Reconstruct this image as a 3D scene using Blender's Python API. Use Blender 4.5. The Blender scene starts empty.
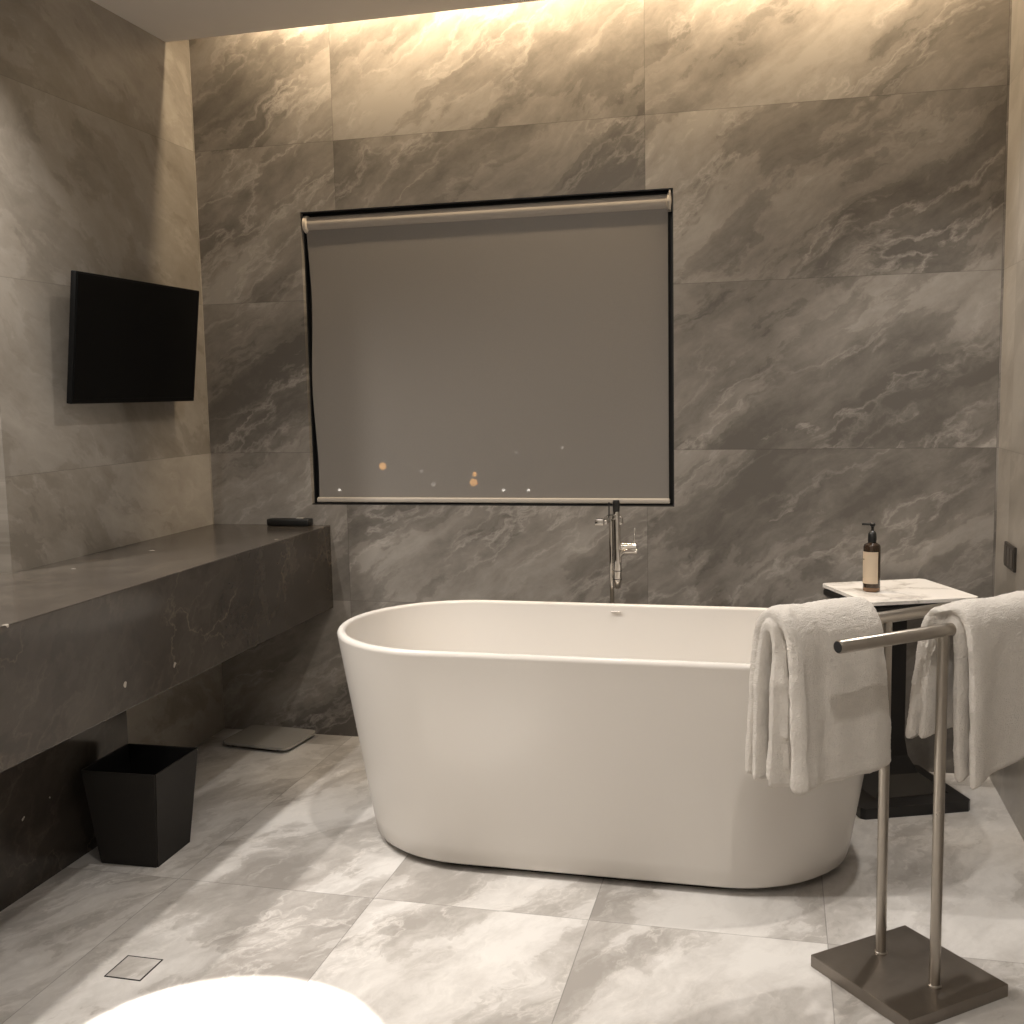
import bpy, bmesh, math, random
from mathutils import Vector, Matrix, noise
random.seed(4)
PI = math.pi
scene = bpy.context.scene
col = scene.collection

# ------------------------------------------------------------------ dimensions
W = 3.0            # room width (left wall x=0, right wall x=W)
H = 2.735          # ceiling underside
YB = -4.9          # wall behind the camera
YP = -1.21         # the left wall ends here, an alcove opens beyond it
XA = -1.3          # far side of the alcove
COVE = 0.173       # slot between ceiling slab and back wall
HC, TC, DC = 0.873, 0.338, 0.518   # counter height, face height, depth

# ------------------------------------------------------------------ materials
def new_mat(name):
    m = bpy.data.materials.new(name); m.use_nodes = True
    nt = m.node_tree; nt.nodes.clear()
    out = nt.nodes.new('ShaderNodeOutputMaterial')
    b = nt.nodes.new('ShaderNodeBsdfPrincipled')
    nt.links.new(b.outputs[0], out.inputs[0])
    return m, nt, b, out

class N:
    def __init__(s, nt): s.nt = nt
    def link(s, a, b): s.nt.links.new(a, b)
    def _in(s, sock, v):
        if v is None: return
        if isinstance(v, bpy.types.NodeSocket): s.link(v, sock)
        else: sock.default_value = v
    def math(s, op, a, b=None, c=None, clamp=False):
        n = s.nt.nodes.new('ShaderNodeMath'); n.operation = op; n.use_clamp = clamp
        s._in(n.inputs[0], a); s._in(n.inputs[1], b); s._in(n.inputs[2], c); return n.outputs[0]
    def vec(s, x, y, z):
        n = s.nt.nodes.new('ShaderNodeCombineXYZ')
        s._in(n.inputs[0], x); s._in(n.inputs[1], y); s._in(n.inputs[2], z); return n.outputs[0]
    def vmath(s, op, a, b):
        n = s.nt.nodes.new('ShaderNodeVectorMath'); n.operation = op
        s._in(n.inputs[0], a); s._in(n.inputs[1], b); return n.outputs[0]
    def noise(s, v, scale, detail=4, rough=.5, dist=0, out=0):
        n = s.nt.nodes.new('ShaderNodeTexNoise')
        s._in(n.inputs['Vector'], v); n.inputs['Scale'].default_value = scale
        n.inputs['Detail'].default_value = detail; n.inputs['Roughness'].default_value = rough
        n.inputs['Distortion'].default_value = dist
        return n.outputs[out]
    def ramp(s, f, stops, interp='LINEAR'):
        n = s.nt.nodes.new('ShaderNodeValToRGB'); n.color_ramp.interpolation = interp
        e = n.color_ramp.elements
        while len(e) < len(stops): e.new(.5)
        for k, (p, c) in enumerate(stops):
            e[k].position = p
            e[k].color = (c, c, c, 1) if isinstance(c, (int, float)) else (*c, 1)
        s.link(f, n.inputs[0]); return n.outputs[0]
    def mix(s, f, a, b, blend='MIX'):
        n = s.nt.nodes.new('ShaderNodeMix'); n.data_type = 'RGBA'; n.blend_type = blend
        s._in(n.inputs[0], f)
        for i, v in ((6, a), (7, b)):
            if isinstance(v, tuple): v = (*v, 1)
            s._in(n.inputs[i], v)
        return n.outputs[2]

def stone(name, ax, tile, org, angle, stretch, cols, vein, grout=None, rough=.35, scale=1.0, contrast=1.0, gmul=.55, seed=0, warpa=.22):
    """ax: the two in-plane axes ('x','y','z'); tile sizes, origin, streak angle"""
    m, nt, b, out = new_mat(name); n = N(nt)
    tc = nt.nodes.new('ShaderNodeTexCoord').outputs['Object']
    sep = nt.nodes.new('ShaderNodeSeparateXYZ'); n.link(tc, sep.inputs[0])
    idx = {'x': 0, 'y': 1, 'z': 2}
    u = sep.outputs[idx[ax[0]]]; v = n.math('ADD', sep.outputs[0], sep.outputs[2]) if ax[1] == '+' else sep.outputs[idx[ax[1]]]
    tu = n.math('DIVIDE', n.math('SUBTRACT', u, org[0]), tile[0])
    tv = n.math('DIVIDE', n.math('SUBTRACT', v, org[1]), tile[1])
    fu = n.math('FLOOR', tu); fv = n.math('FLOOR', tv)
    wn = nt.nodes.new('ShaderNodeTexWhiteNoise'); wn.noise_dimensions = '3D'
    n.link(n.vec(fu, fv, float(seed)), wn.inputs['Vector'])
    rnd = n.vmath('MULTIPLY', wn.outputs['Color'], (9., 9., 9.))
    # rotate into the streak direction
    ca, sa = math.cos(angle), math.sin(angle)
    p = n.math('ADD', n.math('MULTIPLY', u, ca), n.math('MULTIPLY', v, sa))
    q = n.math('SUBTRACT', n.math('MULTIPLY', v, ca), n.math('MULTIPLY', u, sa))
    base = n.vmath('ADD', n.vec(p, q, 0.), rnd)
    warp = n.noise(base, 1.5 * scale, 3, .5, 0, 1)
    warp = n.vmath('MULTIPLY', n.vmath('SUBTRACT', warp, (.5, .5, .5)), (warpa, warpa, warpa))
    wb = n.vmath('ADD', base, warp)
    fine = n.vmath('MULTIPLY', n.vmath('SUBTRACT', n.noise(base, 13 * scale, 4, .55, 0, 1), (.5, .5, .5)), (.055, .055, .055))
    wf = n.vmath('ADD', wb, fine)
    st = n.vmath('MULTIPLY', wf, (1 / stretch, 1., 1.))
    st2 = n.vmath('MULTIPLY', wf, (1 / (stretch * 1.7), 1., 1.))
    big = n.noise(st, 2.1 * scale, 5, .55)
    big2 = n.noise(n.vmath('ADD', st, (3.7, 1.9, 0.)), 5.2 * scale, 8, .66)
    wisp = n.noise(n.vmath('ADD', st2, (5.2, 2.7, 0.)), 15 * scale, 7, .68)
    # broad bands with one crisp side, like sheared sediment
    band = n.ramp(n.noise(n.vmath('ADD', st, (7.1, 4.3, 0.)), 2.7 * scale, 8, .62), [(.40, 0.), (.48, .30), (.497, .80), (.60, 1.)])
    cloud = n.noise(wb, 9 * scale, 9, .72)
    f = n.math('ADD', n.math('MULTIPLY', big, .34), n.math('MULTIPLY', big2, .28))
    f = n.math('ADD', f, n.math('MULTIPLY', cloud, .12))
    f = n.math('ADD', f, n.math('MULTIPLY', wisp, .16))
    f = n.math('ADD', f, n.math('MULTIPLY', band, .10))
    f = n.math('ADD', n.math('MULTIPLY', n.math('SUBTRACT', f, .505), contrast), .5)
    c = n.ramp(f, [(.34, cols[0]), (.45, cols[1]), (.54, cols[2]), (.68, cols[3])])
    # thin lighter veins along the same shear
    rid = n.noise(n.vmath('ADD', st, (1.3, 8.8, 0.)), 5.5 * scale, 6, .58)
    rid = n.math('ABSOLUTE', n.math('SUBTRACT', rid, .5))
    vm = n.ramp(rid, [(0., 1.), (.007, .6), (.03, 0.), (1., 0.)])
    mask = n.ramp(n.noise(n.vmath('ADD', st, (9.3, .8, 0.)), 2.4 * scale, 5, .6), [(.42, 0.), (.56, 1.)])
    vm = n.math('MULTIPLY', vm, n.math('MULTIPLY', wisp, 1.9))
    c = n.mix(n.math('MULTIPLY', n.math('MULTIPLY', vm, mask), vein[1]), c, vein[0])
    # per tile brightness
    tb = n.math('ADD', n.math('MULTIPLY', wn.outputs['Value'], .16), .92)
    c = n.mix(1., c, n.vec(tb, tb, tb), 'MULTIPLY')
    if grout:
        def edge(t, size):
            fr = n.math('FRACT', t)
            d = n.math('MINIMUM', fr, n.math('SUBTRACT', 1., fr))
            return n.math('MULTIPLY', d, size)
        d = n.math('MINIMUM', edge(tu, tile[0]), edge(tv, tile[1]))
        g = n.math('LESS_THAN', d, grout)
        c = n.mix(g, c, n.mix(1., c, (gmul, gmul, gmul), 'MULTIPLY'))
    n.link(c, b.inputs['Base Color'])
    r = n.math('ADD', n.math('MULTIPLY', cloud, .12), rough - .06)
    n.link(r, b.inputs['Roughness'])
    b.inputs['Specular IOR Level'].default_value = .45
    return m

WALLC = [(.106, .095, .083), (.160, .145, .127), (.213, .193, .170), (.30, .276, .246)]
M = {}
M['wall_back'] = stone('marble_wall_back', 'xz', (1.2, .6), (.593, -.034), math.radians(33), 3.2, WALLC,
                       ((.44, .405, .365), .48), .0012, .40, 1.0, 1.75, .7, 8)
M['wall_side'] = stone('marble_wall_side', 'yz', (1.2, .6), (-1.21, -.034), math.radians(-28), 2.2,
                       [(.175, .154, .127), (.235, .21, .177), (.285, .258, .222), (.36, .33, .288)],
                       ((.42, .385, .34), .3), .0012, .40, .85, 1.5, .75, 11, .4)
M['wall_right'] = stone('marble_wall_right_lit', 'yz', (1.2, .6), (-.2, -.034), math.radians(-28), 2.2,  # marble lightened in colour to stand in for light on this wall
                       [(.20, .182, .16), (.28, .258, .23), (.34, .315, .285), (.42, .395, .36)],
                       ((.50, .47, .43), .3), .0012, .30, .85, 1.1, .7, 17, .4)
M['floor'] = stone('marble_floor', 'xy', (.6057, 1.2), (1.183, -1.316), math.radians(62), 2.4,
                   [(.32, .298, .273), (.42, .396, .368), (.52, .496, .468), (.64, .618, .588)],
                   ((.70, .67, .63), .5), .0013, .30, 1.25, 1.75, .6, 5, .3)
M['floor_insert'] = stone('marble_floor_insert', 'xy', (.6, 1.2), (-.3, -.6), math.radians(62), 2.4,
                   [(.32, .298, .273), (.42, .396, .368), (.52, .496, .468), (.64, .618, .588)],
                   ((.70, .67, .63), .5), None, .30, 1.25, 1.75, .6, 5, .3)
M['counter'] = stone('dark_stone', 'y+', (9., 9.), (-4, -7), math.radians(40), 1.5,
                     [(.030, .0255, .021), (.036, .030, .025), (.046, .039, .032), (.066, .056, .045)],
                     ((.16, .132, .10), .14), None, .17, 1.0, 1.0, .6, 2)

def add_specks(m):
    nt = m.node_tree; n = N(nt)
    b = [x for x in nt.nodes if x.type == 'BSDF_PRINCIPLED'][0]
    src = b.inputs['Base Color'].links[0].from_socket
    tc = nt.nodes.new('ShaderNodeTexCoord').outputs['Object']
    wv = n.vmath('ADD', n.vmath('MULTIPLY', tc, (1., 1., .8)), n.vmath('MULTIPLY', n.noise(tc, 14, 3, .5, 0, 1), (.05, .05, .05)))
    vo = nt.nodes.new('ShaderNodeTexVoronoi'); vo.inputs['Scale'].default_value = 9
    n.link(wv, vo.inputs['Vector'])
    s = n.math('LESS_THAN', vo.outputs['Distance'], n.math('MULTIPLY', n.noise(tc, 3.1, 2), .155))
    c = n.mix(n.math('MULTIPLY', s, .8), src, (.38, .34, .29))
    # hair-thin fissures
    vo2 = nt.nodes.new('ShaderNodeTexVoronoi'); vo2.feature = 'DISTANCE_TO_EDGE'; vo2.inputs['Scale'].default_value = 2.1
    wv2 = n.vmath('ADD', tc, n.vmath('MULTIPLY', n.noise(tc, 5, 5, .6, 0, 1), (.35, .35, .35)))
    n.link(wv2, vo2.inputs['Vector'])
    e = n.ramp(vo2.outputs['Distance'], [(0., 1.), (.006, .4), (.014, 0.)])
    k = n.ramp(n.noise(tc, 2.7, 3), [(.46, 0.), (.6, 1.)])
    c = n.mix(n.math('MULTIPLY', n.math('MULTIPLY', e, k), .32), c, (.24, .195, .14))
    n.link(c, b.inputs['Base Color'])
add_specks(M['counter'])

def simple(name, colr, rough=.5, metal=0., coat=0., spec=.5, nscale=None, namt=.08, bump=None, emis=None, aniso=0.):
    m, nt, b, out = new_mat(name); n = N(nt)
    b.inputs['Base Color'].default_value = (*colr, 1)
    b.inputs['Roughness'].default_value = rough; b.inputs['Metallic'].default_value = metal
    b.inputs['Coat Weight'].default_value = coat; b.inputs['Specular IOR Level'].default_value = spec
    b.inputs['Anisotropic'].default_value = aniso
    tc = nt.nodes.new('ShaderNodeTexCoord').outputs['Object']
    if nscale:
        f = n.noise(tc, nscale, 4, .6)
        k = n.math('ADD', n.math('MULTIPLY', f, 2 * namt), 1 - namt)
        n.link(n.mix(1., colr, n.vec(k, k, k), 'MULTIPLY'), b.inputs['Base Color'])
        n.link(n.math('ADD', n.math('MULTIPLY', f, .12), rough - .06), b.inputs['Roughness'])
    if bump:
        bn = nt.nodes.new('ShaderNodeBump'); bn.inputs['Strength'].default_value = bump[1]
        bn.inputs['Distance'].default_value = bump[2]
        n.link(n.noise(tc, bump[0], 3, .6), bn.inputs['Height']); n.link(bn.outputs[0], b.inputs['Normal'])
    if emis:
        b.inputs['Emission Color'].default_value = (*emis[0], 1); b.inputs['Emission Strength'].default_value = emis[1]
    return m

M['plaster'] = simple('painted_ceiling', (.68, .63, .57), .85, nscale=3, namt=.04)
M['acrylic'] = simple('white_acrylic', (.66, .625, .58), .24, spec=.45, nscale=2, namt=.01)
M['black_gap'] = simple('black_rubber', (.012, .011, .01), .8, nscale=20)
M['towel'] = simple('white_terry', (.76, .715, .655), .95, spec=.15, nscale=60, namt=.08, bump=(330, 1., .006))
M['steel'] = simple('brushed_steel', (.42, .385, .34), .30, 1., nscale=30, namt=.06)
M['plate_steel'] = simple('brushed_steel_plate', (.27, .24, .21), .38, 1., nscale=45, namt=.10)
M['chrome'] = simple('polished_chrome', (.75, .73, .70), .09, 1., nscale=8, namt=.02)
M['dark_hole'] = simple('dark_bore', (.008, .008, .008), .7, nscale=20)
M['tv'] = simple('black_plastic', (.004, .004, .004), .6, spec=.12, nscale=30)
M['tv_glass'] = simple('black_screen', (.003, .003, .003), .5, spec=.10, nscale=4)
M['bin'] = simple('black_leatherette', (.020, .018, .016), .6, spec=.2, nscale=40, namt=.1, bump=(260, .5, .002))
M['bin_in'] = simple('black_bin_lining', (.006, .006, .006), .8, spec=.2, nscale=40)
M['frame'] = simple('black_window_frame', (.01, .01, .01), .5, nscale=20)
M['tube'] = simple('beige_blind_tube', (.38, .34, .295), .85, nscale=20, namt=.03)
M['bar'] = simple('blind_bottom_bar', (.40, .36, .31), .45, nscale=20, namt=.03)
M['bracket'] = simple('pale_bracket', (.62, .55, .46), .45, nscale=20, namt=.03)
M['black_metal'] = simple('black_lacquer', (.012, .011, .0105), .32, spec=.5, nscale=20)
M['scale'] = simple('grey_glass_scale', (.30, .285, .26), .22, nscale=9, namt=.04)
M['amber'] = simple('dark_amber_bottle', (.030, .017, .009), .16, coat=.4, nscale=9)
M['amber_base'] = simple('amber_liquid_base', (.16, .085, .04), .2, coat=.4, nscale=9)
M['pump'] = simple('black_pump', (.010, .010, .010), .35, nscale=20)
M['label'] = simple('beige_label', (.58, .47, .35), .6, nscale=50, namt=.03)
M['ink'] = simple('grey_ink', (.16, .13, .10), .7, nscale=50)
M['switch'] = simple('dark_bronze_switch', (.035, .03, .026), .35, .3, nscale=20)
M['switch_key'] = simple('bronze_switch_key', (.055, .048, .042), .3, .3, nscale=20)
M['remote'] = simple('black_remote_plastic', (.006, .006, .006), .4, nscale=20)
M['remote_top'] = simple('pale_remote_key', (.35, .33, .30), .4, nscale=20)
M['facade'] = simple('night_facade', (.02, .02, .022), .9, nscale=2)
M['lamp_orange'] = simple('orange_window_glow', (.9, .5, .2), .5, emis=((1., .48, .14), 7.), nscale=2)
M['lamp_white'] = simple('white_window_glow', (.9, .9, .9), .5, emis=((1., .93, .82), 9.), nscale=2)
M['lamp_dim'] = simple('dim_window_glow', (.9, .9, .9), .5, emis=((1., .9, .78), 2.), nscale=2)

# white marble of the side table
def white_marble():
    m, nt, b, out = new_mat('white_marble_top'); n = N(nt)
    tc = nt.nodes.new('ShaderNodeTexCoord').outputs['Object']
    wv = n.vmath('ADD', tc, n.vmath('MULTIPLY', n.noise(tc, 5, 5, .6, 0, 1), (.25, .25, .25)))
    r = n.math('ABSOLUTE', n.math('SUBTRACT', n.noise(wv, 3.2, 5, .55, .6), .5))
    v = n.ramp(r, [(0., 1.), (.02, .5), (.07, 0.)])
    c = n.mix(n.math('MULTIPLY', v, .6), (.86, .83, .79), (.34, .31, .28))
    n.link(c, b.inputs['Base Color']); b.inputs['Roughness'].default_value = .2
    return m
M['white_marble'] = white_marble()

def blind_mat():
    m, nt, b, out = new_mat('screen_fabric'); n = N(nt)
    tc = nt.nodes.new('ShaderNodeTexCoord').outputs['Object']
    f = n.noise(tc, 380, 2, .5)
    k = n.math('ADD', n.math('MULTIPLY', f, .16), .92)
    n.link(n.mix(1., (.218, .200, .180), n.vec(k, k, k), 'MULTIPLY'), b.inputs['Base Color'])
    b.inputs['Roughness'].default_value = .6; b.inputs['Specular IOR Level'].default_value = .3
    t = nt.nodes.new('ShaderNodeBsdfTransparent')
    mx = nt.nodes.new('ShaderNodeMixShader'); mx.inputs[0].default_value = .06
    n.link(b.outputs[0], mx.inputs[1]); n.link(t.outputs[0], mx.inputs[2]); n.link(mx.outputs[0], out.inputs[0])
    return m
M['blind'] = blind_mat()

def glass_mat():
    m, nt, b, out = new_mat('window_glass'); n = N(nt)
    t = nt.nodes.new('ShaderNodeBsdfTransparent')
    g = nt.nodes.new('ShaderNodeBsdfGlossy'); g.inputs['Roughness'].default_value = .02
    fr = nt.nodes.new('ShaderNodeFresnel'); fr.inputs[0].default_value = 1.45
    mx = nt.nodes.new('ShaderNodeMixShader')
    n.link(fr.outputs[0], mx.inputs[0]); n.link(t.outputs[0], mx.inputs[1]); n.link(g.outputs[0], mx.inputs[2])
    n.link(mx.outputs[0], out.inputs[0]); return m
M['glass'] = glass_mat()

# ------------------------------------------------------------------ mesh helpers
def link_mesh(name, bm, mat, parent=None, smooth=False, loc=None, rotz=0, angle=None):
    me = bpy.data.meshes.new(name); bmesh.ops.recalc_face_normals(bm, faces=bm.faces[:])
    bm.to_mesh(me); bm.free()
    o = bpy.data.objects.new(name, me); col.objects.link(o)
    if isinstance(mat, (list, tuple)):
        for k in mat: me.materials.append(k)
    else: me.materials.append(mat)
    if smooth or angle:
        for p in me.polygons: p.use_smooth = True
        if angle:
            for e in me.edges: pass
            me.set_sharp_from_angle(angle=angle)
    if parent: o.parent = parent
    if loc is not None: o.location = loc
    o.rotation_euler = (0, 0, rotz)
    return o

def box(bm, x0, x1, y0, y1, z0, z1, bev=0, seg=2, T=None):
    v = [bm.verts.new((x, y, z)) for x in (x0, x1) for y in (y0, y1) for z in (z0, z1)]
    F = [(0, 1, 3, 2), (4, 6, 7, 5), (0, 4, 5, 1), (2, 3, 7, 6), (0, 2, 6, 4), (1, 5, 7, 3)]
    fs = [bm.faces.new([v[i] for i in f]) for f in F]
    if bev:
        es = list({e for f in fs for e in f.edges})
        r = bmesh.ops.bevel(bm, geom=es, offset=bev, segments=seg, affect='EDGES', profile=.5)
        vs = list({vv for f in r['faces'] for vv in f.verts})
    else: vs = v
    return v

def lathe(bm, prof, cx=0, cy=0, n=32, cap=True, M4=None):
    """prof: list of (r, z)"""
    rings = []
    for r, z in prof:
        ring = []
        for k in range(n):
            a = 2 * PI * k / n
            p = Vector((cx + r * math.cos(a), cy + r * math.sin(a), z))
            if M4: p = M4 @ p
            ring.append(bm.verts.new(p))
        rings.append(ring)
    for a, b in zip(rings, rings[1:]):
        for k in range(n):
            bm.faces.new((a[k], a[(k + 1) % n], b[(k + 1) % n], b[k]))
    if cap:
        bm.faces.new(rings[0][::-1]); bm.faces.new(rings[-1])
    return rings

def tube(bm, pts, rad, n=20, cap=True):
    """round tube along a polyline; rad a number or a list"""
    pts = [Vector(p) for p in pts]
    rads = rad if isinstance(rad, (list, tuple)) else [rad] * len(pts)
    rings = []; up = None
    for i, p in enumerate(pts):
        t = (pts[min(i + 1, len(pts) - 1)] - pts[max(i - 1, 0)]).normalized()
        if up is None:
            up = Vector((0, 0, 1)) if abs(t.z) < .9 else Vector((0, 1, 0))
        up = (up - t * up.dot(t)).normalized(); s = t.cross(up)
        rings.append([bm.verts.new(p + (s * math.cos(2 * PI * k / n) + up * math.sin(2 * PI * k / n)) * rads[i]) for k in range(n)])
    for a, b in zip(rings, rings[1:]):
        for k in range(n): bm.faces.new((a[k], a[(k + 1) % n], b[(k + 1) % n], b[k]))
    if cap:
        bm.faces.new(rings[0][::-1]); bm.faces.new(rings[-1])
    return rings

def empty(name, loc=(0, 0, 0), rotz=0):
    o = bpy.data.objects.new(name, None); col.objects.link(o); o.empty_display_size = .1
    o.location = loc; o.rotation_euler = (0, 0, rotz); return o

def tag(o, label, cat, group=None):
    o['label'] = label; o['category'] = cat
    if group: o['group'] = group
    return o

def struct(o, label=None):
    o['kind'] = 'structure'
    if label: o['label'] = label
    return o

# ------------------------------------------------------------------ room shell
bm = bmesh.new(); box(bm, XA - .1, W + .1, YB - .1, .3, -.12, 0)
struct(link_mesh('floor', bm, M['floor']), 'pale grey marble tiled floor')

WX0, WX1, WZ0, WZ1 = .442, 1.893, .955, 2.106
bm = bmesh.new()
for x0, x1, z0, z1 in ((-.1, WX0, 0, 3.05), (WX1, W + .1, 0, 3.05), (WX0, WX1, 0, WZ0), (WX0, WX1, WZ1, 3.05)):
    v = box(bm, x0, x1, 0, .16, z0, z1)
bmesh.ops.remove_doubles(bm, verts=bm.verts[:], dist=1e-5)
struct(link_mesh('wall_back', bm, M['wall_back']), 'veined grey brown marble wall around the window')

bm = bmesh.new(); box(bm, XA, 0, YP, 0, 0, 3.05)
struct(link_mesh('wall_left', bm, M['wall_side']), 'marble wall carrying the television')
bm = bmesh.new(); box(bm, W, W + .1, YB, 0, 0, 3.05)
struct(link_mesh('wall_right', bm, M['wall_right']), 'marble wall at the right edge')
bm = bmesh.new(); box(bm, XA - .1, XA, YB, YP, 0, 3.05)
struct(link_mesh('wall_alcove', bm, M['wall_side']))
bm = bmesh.new(); box(bm, XA - .1, W + .1, YB - .1, YB, 0, 3.05)
struct(link_mesh('wall_front', bm, M['plaster']))

bm = bmesh.new()   # dropped slab with the light slot along the back wall
box(bm, XA, W, YB, -COVE, H, H + .055)
box(bm, XA, W, -COVE - .30, -COVE - .28, H + .055, 3.0)
box(bm, XA - .1, W + .1, YB, .16, 3.0, 3.1)
struct(link_mesh('ceiling', bm, M['plaster']), 'dropped ceiling with a lit slot along the back wall')

# window: black frame and pane set back in the opening
bm = bmesh.new(); fy0, fy1 = .055, .115
for x0, x1, z0, z1 in ((WX0, WX0 + .045, WZ0, WZ1), (WX1 - .045, WX1, WZ0, WZ1),
                       (WX0 + .045, WX1 - .045, WZ0, WZ0 + .045), (WX0 + .045, WX1 - .045, WZ1 - .06, WZ1)):
    box(bm, x0, x1, fy0, fy1, z0, z1)
win = struct(link_mesh('window_1', bm, M['frame']), 'black framed window behind the roller blind')
bm = bmesh.new(); box(bm, WX0 + .045, WX1 - .045, .082, .088, WZ0 + .045, WZ1 - .06)
link_mesh('pane', bm, M['glass'], win)
# black gasket lining of the reveal
bm = bmesh.new()
for x0, x1, z0, z1 in ((WX0, WX0 + .004, WZ0, WZ1), (WX1 - .004, WX1, WZ0, WZ1),
                       (WX0, WX1, WZ1 - .004, WZ1), (WX0, WX1, WZ0, WZ0 + .004)):
    box(bm, x0, x1, .002 if x1 - x0 > .1 or x0 > 1 else .026, fy0, z0, z1)
link_mesh('reveal_lining', bm, M['frame'], win)

# ------------------------------------------------------------------ roller blind
bl = empty('roller_blind', (1.17, .0, 2.06))
def L(x, y, z): return (x - 1.17, y, z - 2.06)
bm = bmesh.new()
tube(bm, [L(.464, .033, 2.062), L(1.868, .033, 2.062)], .028, 28)
link_mesh('roller_tube', bm, M['tube'], bl, angle=.6)
bm = bmesh.new()
nx, nz = 40, 40
grid = []
FX0, FX1, FZ0, FZ1 = .463, 1.872, .978, 2.050
for j in range(nz + 1):
    row = []
    for i in range(nx + 1):
        s, t = i / nx, j / nz
        z = FZ0 + (FZ1 - FZ0) * t
        x = FX0 + (FX1 - FX0) * s
        # edge of the cloth drifts slightly
        x += (1 - s) ** 6 * .006 * math.sin(3.2 * t * PI + .6)
        y = .019 + .002 * math.sin(s * 5) * math.sin(t * PI) + .002 * (1 - s) ** 8 * math.sin(t * 9)
        row.append(bm.verts.new(L(x, y, z)))
    grid.append(row)
for j in range(nz):
    for i in range(nx): bm.faces.new((grid[j][i], grid[j][i + 1], grid[j + 1][i + 1], grid[j + 1][i]))
fab = link_mesh('fabric', bm, M['blind'], bl, smooth=True)
bm = bmesh.new(); box(bm, *[c for c in (FX0 - 1.17 - .004, FX1 - 1.17 + .004)], .008, .026, .964 - 2.06, .984 - 2.06, .005, 3)
link_mesh('bottom_bar', bm, M['bar'], bl, angle=.6)
for x0, x1 in ((.446, .466), (1.868, 1.888)):
    bm = bmesh.new()
    tube(bm, [L(x0, .031, 2.062), L(x0 + .004, .031, 2.062), L(x1 - .004, .031, 2.062), L(x1, .031, 2.062)], [.026, .034, .034, .028], 24)
    if x0 > 1: box(bm, x0 + .010 - 1.17, x0 + .016 - 1.17, -.002, .05, -.03, .040, .002)
    link_mesh('end_bracket', bm, M['bracket'] if x0 < 1 else M['bar'], bl, angle=.6)
tag(bl, 'grey screen roller blind pulled down over the window above the bathtub', 'blind')

# ------------------------------------------------------------------ night view behind the blind
bd = empty('distant_building', (0, 14, -3))
bm = bmesh.new(); box(bm, -9, 11, 0, 1.0, 0, 3.6); box(bm, -3, 2, 0.0, 1.2, 3.6, 4.3); box(bm, -9, 11, -.06, 0, 3.45, 3.6)
link_mesh('facade', bm, M['facade'], bd)
CITY = ([-1.976, .371, -.354, -2.652], )
tag(bd, 'dark building outside seen as small lights through the blind', 'building')
CAMP = Vector((2.2661, -3.9654, 1.3905))
bm_lights = [((383, 466), 'lamp_orange', 4.0), ((474, 482), 'lamp_orange', 4.0), ((475, 474), 'lamp_orange', 2.4),
             ((340, 490), 'lamp_white', 1.8), ((504, 490), 'lamp_white', 2.0), ((529, 490), 'lamp_white', 1.5),
             ((434, 484), 'lamp_dim', 2.4), ((422, 471), 'lamp_dim', 1.6), ((517, 452), 'lamp_dim', 1.6), ((563, 447), 'lamp_dim', 1.6)]
# heights and positions of the lit windows on the facade plane (metres)
R2 = Vector((.97, .241, -.021)); U2 = Vector((-.007, .113, .994)); F2 = Vector((-.242, .964, -.112))
for (px, py), mk, rad in bm_lights:
    d = F2 + R2 * ((px - 512) / 1068.74) - U2 * ((py - 512) / 1068.74)
    P = CAMP + d * ((13.97 - CAMP.y) / d.y)
    s = rad * .0165
    bm = bmesh.new()
    lathe(bm, [(s * .3, -.02), (s, -.012), (s, .012), (s * .3, .02)], n=16,
          M4=Matrix.Translation(P - Vector((0, 14, -3))) @ Matrix.Rotation(PI / 2, 4, 'X'))
    link_mesh('window_lamp', bm, M[mk], bd)

# ------------------------------------------------------------------ stone counter
ct = empty('stone_counter', (DC / 2, -.0, 0))
bm = bmesh.new()
pts = [(0, -.001), (DC, -.001), (DC, -4.3), (XA + .001, -4.3), (XA + .001, YP - .001), (0, YP - .001)]
pts = [(x + (.001 if x == 0 else 0), y) for x, y in pts]
lo = [bm.verts.new((x - DC / 2, y, HC - TC)) for x, y in pts]; hi = [bm.verts.new((x - DC / 2, y, HC)) for x, y in pts]
bm.faces.new(lo[::-1]); bm.faces.new(hi)
for k in range(6): bm.faces.new((lo[k], lo[(k + 1) % 6], hi[(k + 1) % 6], hi[k]))
es = [e for e in bm.edges if all(abs(v.co.x - DC / 2) < 1e-4 for v in e.verts)]
bmesh.ops.bevel(bm, geom=es, offset=.003, segments=2, affect='EDGES', profile=.5)
link_mesh('countertop', bm, M['counter'], ct)
bm = bmesh.new(); box(bm, .002 - DC / 2, .20 - DC / 2, -4.3, -.97, 0, HC - TC - .0005)
link_mesh('support_panel', bm, M['counter'], ct)
tag(ct, 'long dark brown stone counter built along the left wall', 'counter')

# ------------------------------------------------------------------ bathtub
tub = empty('bathtub', (1.740, -.757, 0))
def stadium(s, r, n=24, sq=1.0):
    out = []
    for k in range(n + 1):
        a = -PI / 2 + PI * k / n
        out.append((s + r * math.cos(a), r * math.sin(a)))
    for k in range(1, 12): out.append((s - 2 * s * k / 12, r))
    for k in range(n + 1):
        a = PI / 2 + PI * k / n
        out.append((-s + r * math.cos(a), r * math.sin(a)))
    for k in range(1, 12): out.append((-s + 2 * s * k / 12, -r))
    return out
HT = .662
def rings_mesh(bm, spec, capbot=True, captop=False):
    rs = []
    for s, r, z in spec: rs.append([bm.verts.new((x, y, z)) for x, y in stadium(s, r)])
    n = len(rs[0])
    for a, b in zip(rs, rs[1:]):
        for k in range(n): bm.faces.new((a[k], a[(k + 1) % n], b[(k + 1) % n], b[k]))
    if capbot: bm.faces.new(rs[0][::-1])
    if captop: bm.faces.new(rs[-1])
spec = []
zb = .018
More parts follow.
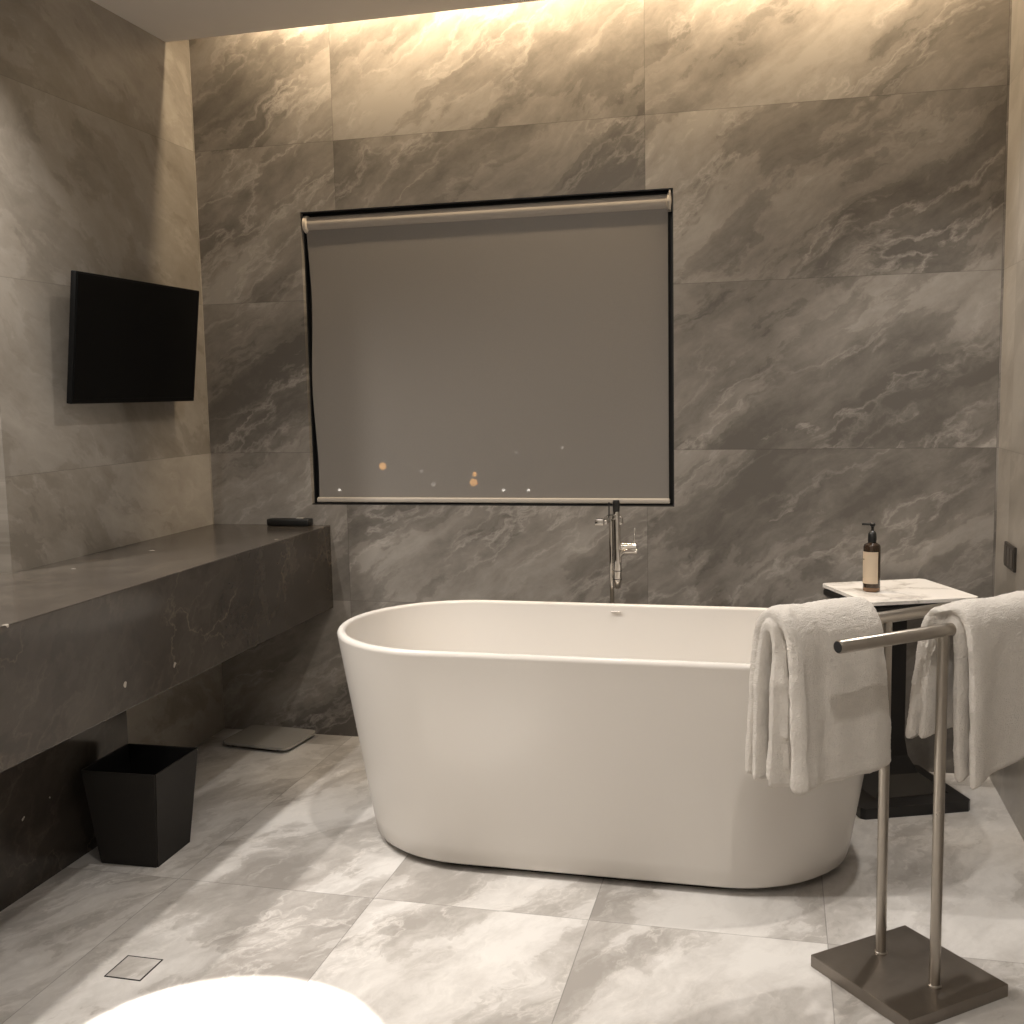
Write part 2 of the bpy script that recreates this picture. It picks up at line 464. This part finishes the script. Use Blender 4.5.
spec += [(.374, .326, zb), (.382, .344, zb + .002), (.386, .352, zb + .010)]
LIP = .017
for k in range(1, 13):
    t = k / 12; z = zb + .010 + (HT - LIP - zb - .010) * t
    spec.append((.386 + (.458 - .386) * t, .352 + (.386 - .352) * t, z))
for k in range(1, 7):
    a_ = k / 6 * PI / 2
    spec.append((.458, .386 + .001 - .011 * (1 - math.cos(a_)), HT - LIP + LIP * math.sin(a_)))
for k in range(0, 7):
    a_ = k / 6 * PI / 2
    spec.append((.458 - .002 * k / 6, .370 - .009 * math.sin(a_), HT - .011 * (1 - math.cos(a_))))
for k in range(1, 13):
    t = k / 12; z = HT - .011 - (HT - .011 - .24) * t
    spec.append((.456 - .085 * t, .361 - .086 * t ** 1.2, z))
spec += [(.355, .255, .20), (.33, .22, .175), (.29, .16, .163), (.2, .08, .16), (.1, .02, .16)]
bm = bmesh.new(); rings_mesh(bm, spec, True, True)
link_mesh('tub_shell', bm, M['acrylic'], tub, smooth=True)
bm = bmesh.new(); rings_mesh(bm, [(.35, .312, 0), (.35, .312, zb + .001)], True, True)
link_mesh('plinth', bm, M['black_gap'], tub)
bm = bmesh.new()
box(bm, -.025, .008, .350, .3605, HT - .026, HT - .0225, .001)
link_mesh('overflow_slot', bm, M['chrome'], tub)
tag(tub, 'freestanding white oval bathtub below the window', 'bathtub')

# ------------------------------------------------------------------ tub filler
fx, fyy = 1.692, -.225
fa = empty('tub_faucet', (fx, fyy, 0))
bm = bmesh.new()
lathe(bm, [(.035, 0), (.035, .008), (.030, .012), (.011, .013), (.0085, .02), (.0085, .70), (.0095, .72), (.0095, .935), (.007, .942)], n=24)
link_mesh('standpipe', bm, M['chrome'], fa, angle=.6)
bm = bmesh.new()   # mixer body and vertical cartridge
lathe(bm, [(.010, .74), (.0145, .75), (.0155, .78), (.0155, .925), (.0165, .932), (.0165, .948), (.011, .956)], cx=.017, n=24)
lathe(bm, [(.0135, .918), (.014, .922), (.014, .938), (.009, .946)], cx=.03, cy=-.012, n=20)
tube(bm, [(.012, 0, .838), (.045, 0, .838), (.052, 0, .838), (.088, 0, .838), (.090, 0, .838)], [.015, .015, .0125, .0125, .010], 24)
tube(bm, [(.090, 0, .820), (.060, -.004, .820), (.042, -.012, .819), (.031, -.019, .812), (.025, -.022, .80)], [.0105, .0105, .0115, .012, .0125], 20)
link_mesh('mixer_body', bm, M['chrome'], fa, angle=.6)
bm = bmesh.new()
tube(bm, [(.080, 0, .836), (.081, -.001, .86), (.084, -.004, .905)], [.0035, .0028, .0028], 10)
link_mesh('lever', bm, M['chrome'], fa, smooth=True)
bm = bmesh.new()   # spout reaching out over the tub, outlet turned to the left
box(bm, -.012, .012, -.170, 0.004, .936, .952, .003)
v0 = box(bm, -.026, .004, -.200, -.168, .936, .958, .003)
link_mesh('spout', bm, M['chrome'], fa, angle=.6)
bm = bmesh.new()   # stick hand shower hung in its holder
tube(bm, [(.024, -.022, .688), (.024, -.022, .692), (.024, -.022, .722), (.024, -.022, .80), (.023, -.022, .83)],
     [.005, .0105, .0155, .0145, .0125], 20)
tube(bm, [(.023, -.022, .83), (.021, -.022, .97), (.021, -.022, .974)], [.0125, .012, .008], 16)
hs = link_mesh('hand_shower', bm, M['chrome'], fa, angle=.6)
for z in (.722, .752):
    bm = bmesh.new(); lathe(bm, [(.0145, z), (.0158, z + .0005), (.0158, z + .0022), (.0145, z + .003)], cx=.024, cy=-.022, n=20)
    link_mesh('ring', bm, M['dark_hole'], hs)
bm = bmesh.new()
lathe(bm, [(.0105, .962), (.0125, .965), (.0125, .998), (.011, 1.004)], cx=.021, cy=-.022, n=20)
box(bm, -.010, -.005, -.006, 0, .945, .995, .001)
link_mesh('shower_holder', bm, M['black_metal'], fa, angle=.6)
tag(fa, 'floor standing chrome tub faucet with hand shower behind the bathtub', 'faucet')

# ------------------------------------------------------------------ television
tv = empty('television', (0, -.605, 1.59))
T = Matrix.Translation((.108, -.01, 0)) @ Matrix.Rotation(math.atan2(.05, .43), 4, 'Y')
def tbox(x0, x1, y0, y1, z0, z1, bev=0):
    b = bmesh.new(); box(b, x0, x1, y0, y1, z0, z1, bev); bmesh.ops.transform(b, matrix=T, verts=b.verts[:]); return b
link_mesh('housing', tbox(-.022, -.002, -.370, .370, -.211, .207, .003), M['tv'], tv)
b = tbox(-.004, .0008, -.364, .364, -.196, .201, .001); link_mesh('screen', b, M['tv_glass'], tv)
bm = bmesh.new(); box(bm, .001, .085, -.05, .05, -.10, .08, .004); box(bm, .0005, .012, -.12, .12, -.14, .12, .003)
link_mesh('wall_bracket', bm, M['tv'], tv)
tag(tv, 'black flat television tilted down on the left wall', 'television')

# ------------------------------------------------------------------ remote on the counter
rc = empty('remote_control', (.358, -.035, HC + .0008))
bm = bmesh.new(); box(bm, -.092, .092, -.024, .024, 0, .029, .006, 3)
link_mesh('remote_body', bm, M['remote'], rc, angle=.6)
bm = bmesh.new(); box(bm, .032, .062, -.010, .006, .029, .0325, .001)
link_mesh('key', bm, M['remote_top'], rc)
tag(rc, 'small black remote control lying at the far end of the stone counter', 'remote control')

# ------------------------------------------------------------------ waste bin
wb = empty('waste_bin', (.378, -1.17, 0), math.radians(1))
def frustum(bm, a0, z0, a1, z1, cx0=0, cx1=0):
    lo = [bm.verts.new((sx * a0 / 2, sy * a0 / 2, z0)) for sx, sy in ((-1, -1), (1, -1), (1, 1), (-1, 1))]
    hi = [bm.verts.new((sx * a1 / 2, sy * a1 / 2, z1)) for sx, sy in ((-1, -1), (1, -1), (1, 1), (-1, 1))]
    return lo, hi
bm = bmesh.new()
lo, hi = frustum(bm, .192, 0, .250, .298)
_, hi2 = frustum(bm, .22, .2, .240, .298)
lo2, _ = frustum(bm, .182, .01, .240, .298)
for k in range(4):
    j = (k + 1) % 4
    bm.faces.new((lo[k], lo[j], hi[j], hi[k])); bm.faces.new((hi[k], hi[j], hi2[j], hi2[k])); bm.faces.new((hi2[k], hi2[j], lo2[j], lo2[k]))
bm.faces.new(lo[::-1]); bm.faces.new(lo2)
loose = [v for v in bm.verts if not v.link_faces]; bmesh.ops.delete(bm, geom=loose, context='VERTS')
es = [e for e in bm.edges if (e.verts[0] in lo and e.verts[1] in hi) or (e.verts[1] in lo and e.verts[0] in hi)]
bmesh.ops.bevel(bm, geom=es, offset=.004, segments=2, affect='EDGES')
link_mesh('bin_body', bm, M['bin'], wb)
bm = bmesh.new()
lo, hi = frustum(bm, .180, .012, .2385, .296)
for k in range(4): bm.faces.new((lo[k], lo[(k + 1) % 4], hi[(k + 1) % 4], hi[k]))
bm.faces.new(lo)
link_mesh('liner', bm, M['bin_in'], wb)
tag(wb, 'black tapered square waste bin on the floor by the counter', 'waste bin')

# ------------------------------------------------------------------ bathroom scale
sc = empty('bathroom_scale', (.265, -.125, 0), math.radians(-6))
bm = bmesh.new(); v = box(bm, -.148, .158, -.118, .122, .014, .024)
es = [e for e in bm.edges if abs(e.verts[0].co.z - e.verts[1].co.z) > .005]
bmesh.ops.bevel(bm, geom=es, offset=.028, segments=6, affect='EDGES', profile=.5)
link_mesh('platform', bm, M['scale'], sc)
for sx in (-1, 1):
    for sy in (-1, 1):
        bm = bmesh.new(); lathe(bm, [(.016, 0), (.018, .002), (.018, .013)], cx=sx * .105, cy=sy * .078, n=16)
        link_mesh('foot', bm, M['black_gap'], sc)
tag(sc, 'flat grey bathroom scale on the floor under the counter end', 'bathroom scale')

# ------------------------------------------------------------------ floor drain
dr = empty('floor_drain', (.735, -1.78, 0))
bm = bmesh.new()
a, b_ = .050, .0465
for x0, x1, y0, y1 in ((-a, a, -a, -b_), (-a, a, b_, a), (-a, -b_, -b_, b_), (b_, a, -b_, b_)): box(bm, x0, x1, y0, y1, 0, .0012)
link_mesh('drain_frame', bm, M['black_gap'], dr)
mdr = M['floor_insert']
bm = bmesh.new(); box(bm, -b_, b_, -b_, b_, 0, .0010); link_mesh('tile_insert', bm, mdr, dr)
tag(dr, 'small square tile insert floor drain with a black outline', 'floor drain')

# ------------------------------------------------------------------ side table
ta = math.atan2(.125, .309)
tb = empty('side_table', (2.645, -.262, 0), ta)
bm = bmesh.new(); v = box(bm, -.180, .196, -.180, .176, .699, .710)
es = [e for e in bm.edges if abs(e.verts[0].co.z - e.verts[1].co.z) > .005]
bmesh.ops.bevel(bm, geom=es, offset=.014, segments=1, affect='EDGES')
link_mesh('marble_top', bm, M['white_marble'], tb)
bm = bmesh.new(); box(bm, -.177, .190, -.177, .172, .664, .6985, .010, 1); link_mesh('top_tray', bm, M['black_metal'], tb)
bm = bmesh.new()
prof = [(.130, .036), (.060, .085), (.034, .14), (.026, .20), (.026, .664)]
rs = []
for wd, z in prof: rs.append([bm.verts.new((sx * wd, sy * wd, z)) for sx, sy in ((-1, -1), (1, -1), (1, 1), (-1, 1))])
rs2 = rs
for a_, b2 in zip(rs2, rs2[1:]):
    for k in range(4): bm.faces.new((a_[k], a_[(k + 1) % 4], b2[(k + 1) % 4], b2[k]))
bm.faces.new(rs2[0][::-1]); bm.faces.new(rs2[-1])
bmesh.ops.transform(bm, matrix=Matrix.Translation((.022, .030, 0)), verts=bm.verts[:])
link_mesh('pedestal', bm, M['black_metal'], tb)
bm = bmesh.new(); v = box(bm, -.19, .19, -.176, .176, 0, .036)
es = [e for e in bm.edges if abs(e.verts[0].co.z - e.verts[1].co.z) > .005]
bmesh.ops.bevel(bm, geom=es, offset=.012, segments=1, affect='EDGES')
link_mesh('base_plate', bm, M['black_metal'], tb)
tag(tb, 'black side table with white marble top beside the bathtub', 'side table')

# ------------------------------------------------------------------ pump bottle
bo = empty('pump_bottle', (2.568, -.295, .7105))
bo.rotation_euler = (0, 0, math.radians(-12)); bo.scale = (1.12, 1.12, 1.16)
bm = bmesh.new(); lathe(bm, [(.020, .010), (.0245, .012), (.0245, .128), (.0225, .134), (.014, .139), (.0105, .141), (.0105, .146)], n=32)
link_mesh('bottle', bm, M['amber'], bo, angle=.6)
bm = bmesh.new(); lathe(bm, [(.021, 0), (.0247, .003), (.0247, .0125), (.020, .0125)], n=32)
link_mesh('bottle_base', bm, M['amber_base'], bo, angle=.6)
bm = bmesh.new()   # label wraps the front
rA = .0250; n_ = 24; a0, a1 = math.radians(178), math.radians(322)
inn = []; 
for z in (.024, .115):
    inn.append([bm.verts.new((rr * math.cos(a0 + (a1 - a0) * k / n_), rr * math.sin(a0 + (a1 - a0) * k / n_), z)) for rr in (rA, rA - .0004) for k in range(n_ + 1)])
K = n_ + 1
for k in range(n_):
    bm.faces.new((inn[0][k], inn[0][k + 1], inn[1][k + 1], inn[1][k])); bm.faces.new((inn[0][K + k], inn[1][K + k], inn[1][K + k + 1], inn[0][K + k + 1]))
    bm.faces.new((inn[0][k], inn[0][K + k], inn[0][K + k + 1], inn[0][k + 1])); bm.faces.new((inn[1][k], inn[1][k + 1], inn[1][K + k + 1], inn[1][K + k]))
lab = link_mesh('label', bm, M['label'], bo, smooth=False)
lab['label'] = 'beige paper label with small grey print'
bm = bmesh.new()   # small grey print on the label
def strip(bm, aa, bb, z0, z1, r=.0253):
    v = []
    m_ = 4
    lo = [bm.verts.new((r * math.cos(aa + (bb - aa) * k / m_), r * math.sin(aa + (bb - aa) * k / m_), z0)) for k in range(m_ + 1)]
    hi = [bm.verts.new((r * math.cos(aa + (bb - aa) * k / m_), r * math.sin(aa + (bb - aa) * k / m_), z1)) for k in range(m_ + 1)]
    for k in range(m_): bm.faces.new((lo[k], lo[k + 1], hi[k + 1], hi[k]))
strip(bm, math.radians(196), math.radians(222), .091, .0945)
link_mesh('print', bm, M['ink'], lab)
bm = bmesh.new(); strip(bm, math.radians(197), math.radians(214), .040, .0415); link_mesh('print', bm, M['ink'], lab)
bm = bmesh.new()
lathe(bm, [(.0125, .141), (.0125, .158), (.0115, .166), (.008, .172), (.005, .174), (.0042, .175), (.0042, .186), (.0075, .187), (.0080, .194), (.006, .196)], n=24)
box(bm, -.030, .008, -.005, .005, .1885, .1945, .002)
link_mesh('pump', bm, M['pump'], bo, angle=.6)
tag(bo, 'brown pump bottle with beige label on the marble side table', 'bottle')

# ------------------------------------------------------------------ switch on the right wall
sw = empty('wall_switch', (W, -.262, .828))
bm = bmesh.new(); box(bm, -.009, -.0002, -.075, .075, -.040, .040, .002); link_mesh('plate', bm, M['switch'], sw)
for y0 in (-.066, -.020, .026):
    bm = bmesh.new(); box(bm, -.0115, -.008, y0, y0 + .040, -.030, .030, .001); link_mesh('rocker', bm, M['switch_key'], sw)
tag(sw, 'dark bronze switch plate on the right wall above the towels', 'switch')

# ------------------------------------------------------------------ towel rack
ra = math.atan2(.64, .77)
U = Vector((math.cos(ra), math.sin(ra), 0)); V = Vector((U.y, -U.x, 0))
RC = Vector((2.566, -1.4535, 0))
rk = empty('towel_rack', RC, ra)
bm = bmesh.new(); box(bm, -.153, .153, -.154, .154, 0, .030, .0015); link_mesh('base_plate', bm, M['plate_steel'], rk)
ZB = .853; RB = .0143; PV = .082
for side, nm in ((1, 'A'), (-1, 'B')):   # local y = -V
    y = PV * side
    bm = bmesh.new(); lathe(bm, [(.0150, .030), (.0150, .034), (.0122, .036), (.0122, ZB)], cy=y, n=24)
    link_mesh('pole', bm, M['steel'], rk, angle=.6)
    bm = bmesh.new(); tube(bm, [(-.30, y, ZB), (-.297, y, ZB), (.297, y, ZB), (.30, y, ZB)], [RB - .0015, RB, RB, RB - .0015], 28, cap=True)
    br = link_mesh('bar', bm, M['steel'], rk, angle=.6)
    for xa, xb in ((-.3004, -.299), (.299, .3004)):
        bm = bmesh.new(); tube(bm, [(xa, y, ZB), (xb, y, ZB)], RB - .0026, 24); link_mesh('bore_shade', bm, M['dark_hole'], br)  # black disc painted for the shade inside the open tube end
tag(rk, 'brushed steel towel rack with two bars on a square base', 'towel rack')

# ------------------------------------------------------------------ towels
def smooth_path(p, it=3):
    p = [Vector(q) for q in p]
    for _ in range(it):
        o = [p[0]]
        for a, b in zip(p, p[1:]): o += [a * .75 + b * .25, a * .25 + b * .75]
        o.append(p[-1]); p = o
    return p

def towel(name, bar_y, layers, u0, u1, ufun, zfun, vfun, label, seed, voxel=.0036):
    """layers: list of (path in (v, z), thickness, du0, du1); one folded cloth, merged by remesh"""
    bm = bmesh.new()
    NU = 26
    for path, th, d0, d1 in layers:
        c = smooth_path([(a, b, 0) for a, b in path])
        # closed outline of the band, with round ends
        left, right = [], []
        for i, p in enumerate(c):
            t = (c[min(i + 1, len(c) - 1)] - c[max(i - 1, 0)]).normalized(); nrm = Vector((-t.y, t.x, 0))
            left.append(p + nrm * th / 2); right.append(p - nrm * th / 2)
        t0 = (c[0] - c[1]).normalized(); t1 = (c[-1] - c[-2]).normalized()
        poly = left + [c[-1] + t1 * th * .45] + right[::-1] + [c[0] + t0 * th * .45]
        cens = c + [c[-1]] + c[::-1] + [c[0]]
        rows = []
        for i in range(NU + 1):
            s = i / NU; u = u0 + d0 + (u1 + d1 - u0 - d0) * s
            e = min(i, NU - i); k = {0: .45, 1: .85}.get(e, 1.)
            row = []
            for j, q in enumerate(poly):
                cc = cens[j]
                pv = cc + (q - cc) * k
                v, z = pv.x, pv.y
                drop = max(0., (ZB - z) / .4)
                v += .010 * drop * math.sin(u * 21 + seed + (2 if v < 0 else 0)) + .004 * drop * math.sin(u * 47 + seed * 3)
                v += vfun(s, v, min(1., (ZB + .05 - z) / .15) if z < ZB + .05 else 0.)
                z += zfun(s, v) * drop
                uu = u + ufun(v, z, s)
                row.append(bm.verts.new((uu, bar_y - v, z)))
            rows.append(row)
        n = len(poly)
        for a, b in zip(rows, rows[1:]):
            for k in range(n): bm.faces.new((a[k], a[(k + 1) % n], b[(k + 1) % n], b[k]))
        bm.faces.new(rows[0][::-1]); bm.faces.new(rows[-1])
    o = link_mesh(name, bm, M['towel'], None, smooth=True, loc=RC, rotz=ra)
    m = o.modifiers.new('fuse', 'REMESH'); m.mode = 'VOXEL'; m.voxel_size = voxel; m.use_smooth_shade = True
    m = o.modifiers.new('soften', 'SMOOTH'); m.factor = .5; m.iterations = 3
    tx = bpy.data.textures.new('terry_pile', 'CLOUDS'); tx.noise_scale = .006
    m = o.modifiers.new('pile', 'DISPLACE'); m.texture = tx; m.strength = .0028; m.mid_level = .5
    tx = bpy.data.textures.new('terry_sag', 'CLOUDS'); tx.noise_scale = .09
    m = o.modifiers.new('sag', 'DISPLACE'); m.texture = tx; m.strength = .010; m.mid_level = .5
    tag(o, label, 'towel', None)
    return o

t1 = .030
ZT = ZB + RB
# three leg folds on the first towel: back flap, middle and front
def bump(s, c, w): return math.exp(-((s - c) / w) ** 2)
towel('bath_towel', PV, [
    ([(-.088, .515), (-.080, .62), (-.066, .78), (-.054, .862), (-.004, .905), (.046, .875), (.058, .80), (.062, .66), (.066, .532)], t1, 0, 0),
    ([(-.052, .512), (-.046, .65), (-.036, .80), (-.020, .858), (0, .880), (.016, .856), (.018, .76), (.012, .62), (.006, .515)], t1, -.008, -.01),
], -.338, -.070, lambda v, z, s: .030 * max(0, .85 - z) / .4 * s, lambda s, v: 0.0 if v < .03 else -.012 * (1 - s) + .004 * s,
    lambda s, v, d: (d * (.012 * bump(s, .06, .05) - .010 * bump(s, .30, .10) + .010 * bump(s, .82, .12)) if v > .03 else -d * .008 * bump(s, .1, .1)),
    'folded white towel hanging on the rack in front of the bathtub', 1)
towel('bath_towel', -PV, [
    ([(-.086, .590), (-.078, .66), (-.064, .78), (-.050, .872), (0, .905), (.046, .874), (.056, .78), (.062, .62), (.062, .515)], t1, 0, 0),
    ([(-.048, .60), (-.042, .74), (-.030, .845), (0, .880), (.012, .852), (.014, .78), (.014, .62), (.024, .520)], t1, .0, -.01),
], .024, .335, lambda v, z, s: (-.03 * (1 - s) if v < -.03 else 0), lambda s, v: .10 * s,
    lambda s, v, d: (-d * .008 * bump(s, .35, .2) if v > .03 else 0.),
    'folded white towel at the right edge on the nearer rack bar', 2.4)

# ------------------------------------------------------------------ lights
def spot(name, loc, target, power, angle, blend, color, size=.03):
    l = bpy.data.lights.new(name, 'SPOT'); l.energy = power; l.spot_size = math.radians(angle); l.spot_blend = blend
    l.color = color; l.shadow_soft_size = size
    o = bpy.data.objects.new(name, l); col.objects.link(o); o.location = loc
    o.rotation_euler = (Vector(target) - Vector(loc)).to_track_quat('-Z', 'Y').to_euler(); return o
WARM = (1., .94, .875)
spot('downlight_middle', (1.57, -1.42, H - .01), (1.45, -1.42, 0), 74, 158, 1., WARM)
spot('downlight_right', (2.84, -.60, H - .01), (2.70, -.80, 0), 105, 92, .8, WARM)
spot('downlight_left', (.24, -1.30, H - .01), (1.15, -1.85, 0), 168, 126, 1., WARM)
spot('downlight_narrow', (1.13, -2.12, H - .01), (1.13, -2.12, 0), 1600, 16.2, .12, (1., .95, .88), .01)
spot('downlight_alcove', (-.35, -1.85, H - .01), (-.40, -1.5, 0), 280, 130, 1., WARM)
spot('fill_rear_right', (2.4, -3.0, H - .01), (2.0, -2.8, 0), 75, 140, 1., WARM)  # unseen fill lamp, added to brighten the counter side

l = bpy.data.lights.new('cove_strip', 'AREA'); l.shape = 'RECTANGLE'; l.size = 2.5; l.size_y = .03; l.energy = 31
l.color = (1., .78, .52)
o = bpy.data.objects.new('cove_strip', l); col.objects.link(o); o.location = (1.56, -COVE + .03, 2.90)
o.rotation_euler = (math.radians(20), 0, 0)

l = bpy.data.lights.new('room_wash', 'AREA'); l.shape = 'RECTANGLE'; l.size = 2.4; l.size_y = 1.2; l.energy = 28
l.color = (1., .94, .87)
o = bpy.data.objects.new('room_wash', l); col.objects.link(o); o.location = (1.2, -4.0, H - .02)

w = bpy.data.worlds.new('night'); scene.world = w; w.use_nodes = True
bg = w.node_tree.nodes['Background']; bg.inputs[0].default_value = (.006, .007, .010, 1); bg.inputs[1].default_value = .5

# ------------------------------------------------------------------ camera
cam = bpy.data.cameras.new('camera'); co = bpy.data.objects.new('camera', cam); col.objects.link(co)
cam.sensor_width = 36; cam.lens = 1068.74 / 1024 * 36; cam.clip_start = .05; cam.clip_end = 100
yaw, pit, rol = YPR = (-.2455, .1119, -.0208)
f = Vector((math.sin(yaw) * math.cos(pit), math.cos(yaw) * math.cos(pit), -math.sin(pit)))
r = Vector((math.cos(yaw), -math.sin(yaw), 0)); u = r.cross(f)
r2 = r * math.cos(rol) + u * math.sin(rol); u2 = -r * math.sin(rol) + u * math.cos(rol)
mm = Matrix((r2, u2, -f)).transposed().to_4x4(); mm.translation = (2.2661, -3.9654, 1.3905)
co.matrix_world = mm
scene.camera = co
scene.view_settings.view_transform = 'Standard'; scene.view_settings.look = 'None'
scene.view_settings.exposure = 0.0; scene.view_settings.gamma = 1.0
scene.view_settings.use_curve_mapping = False
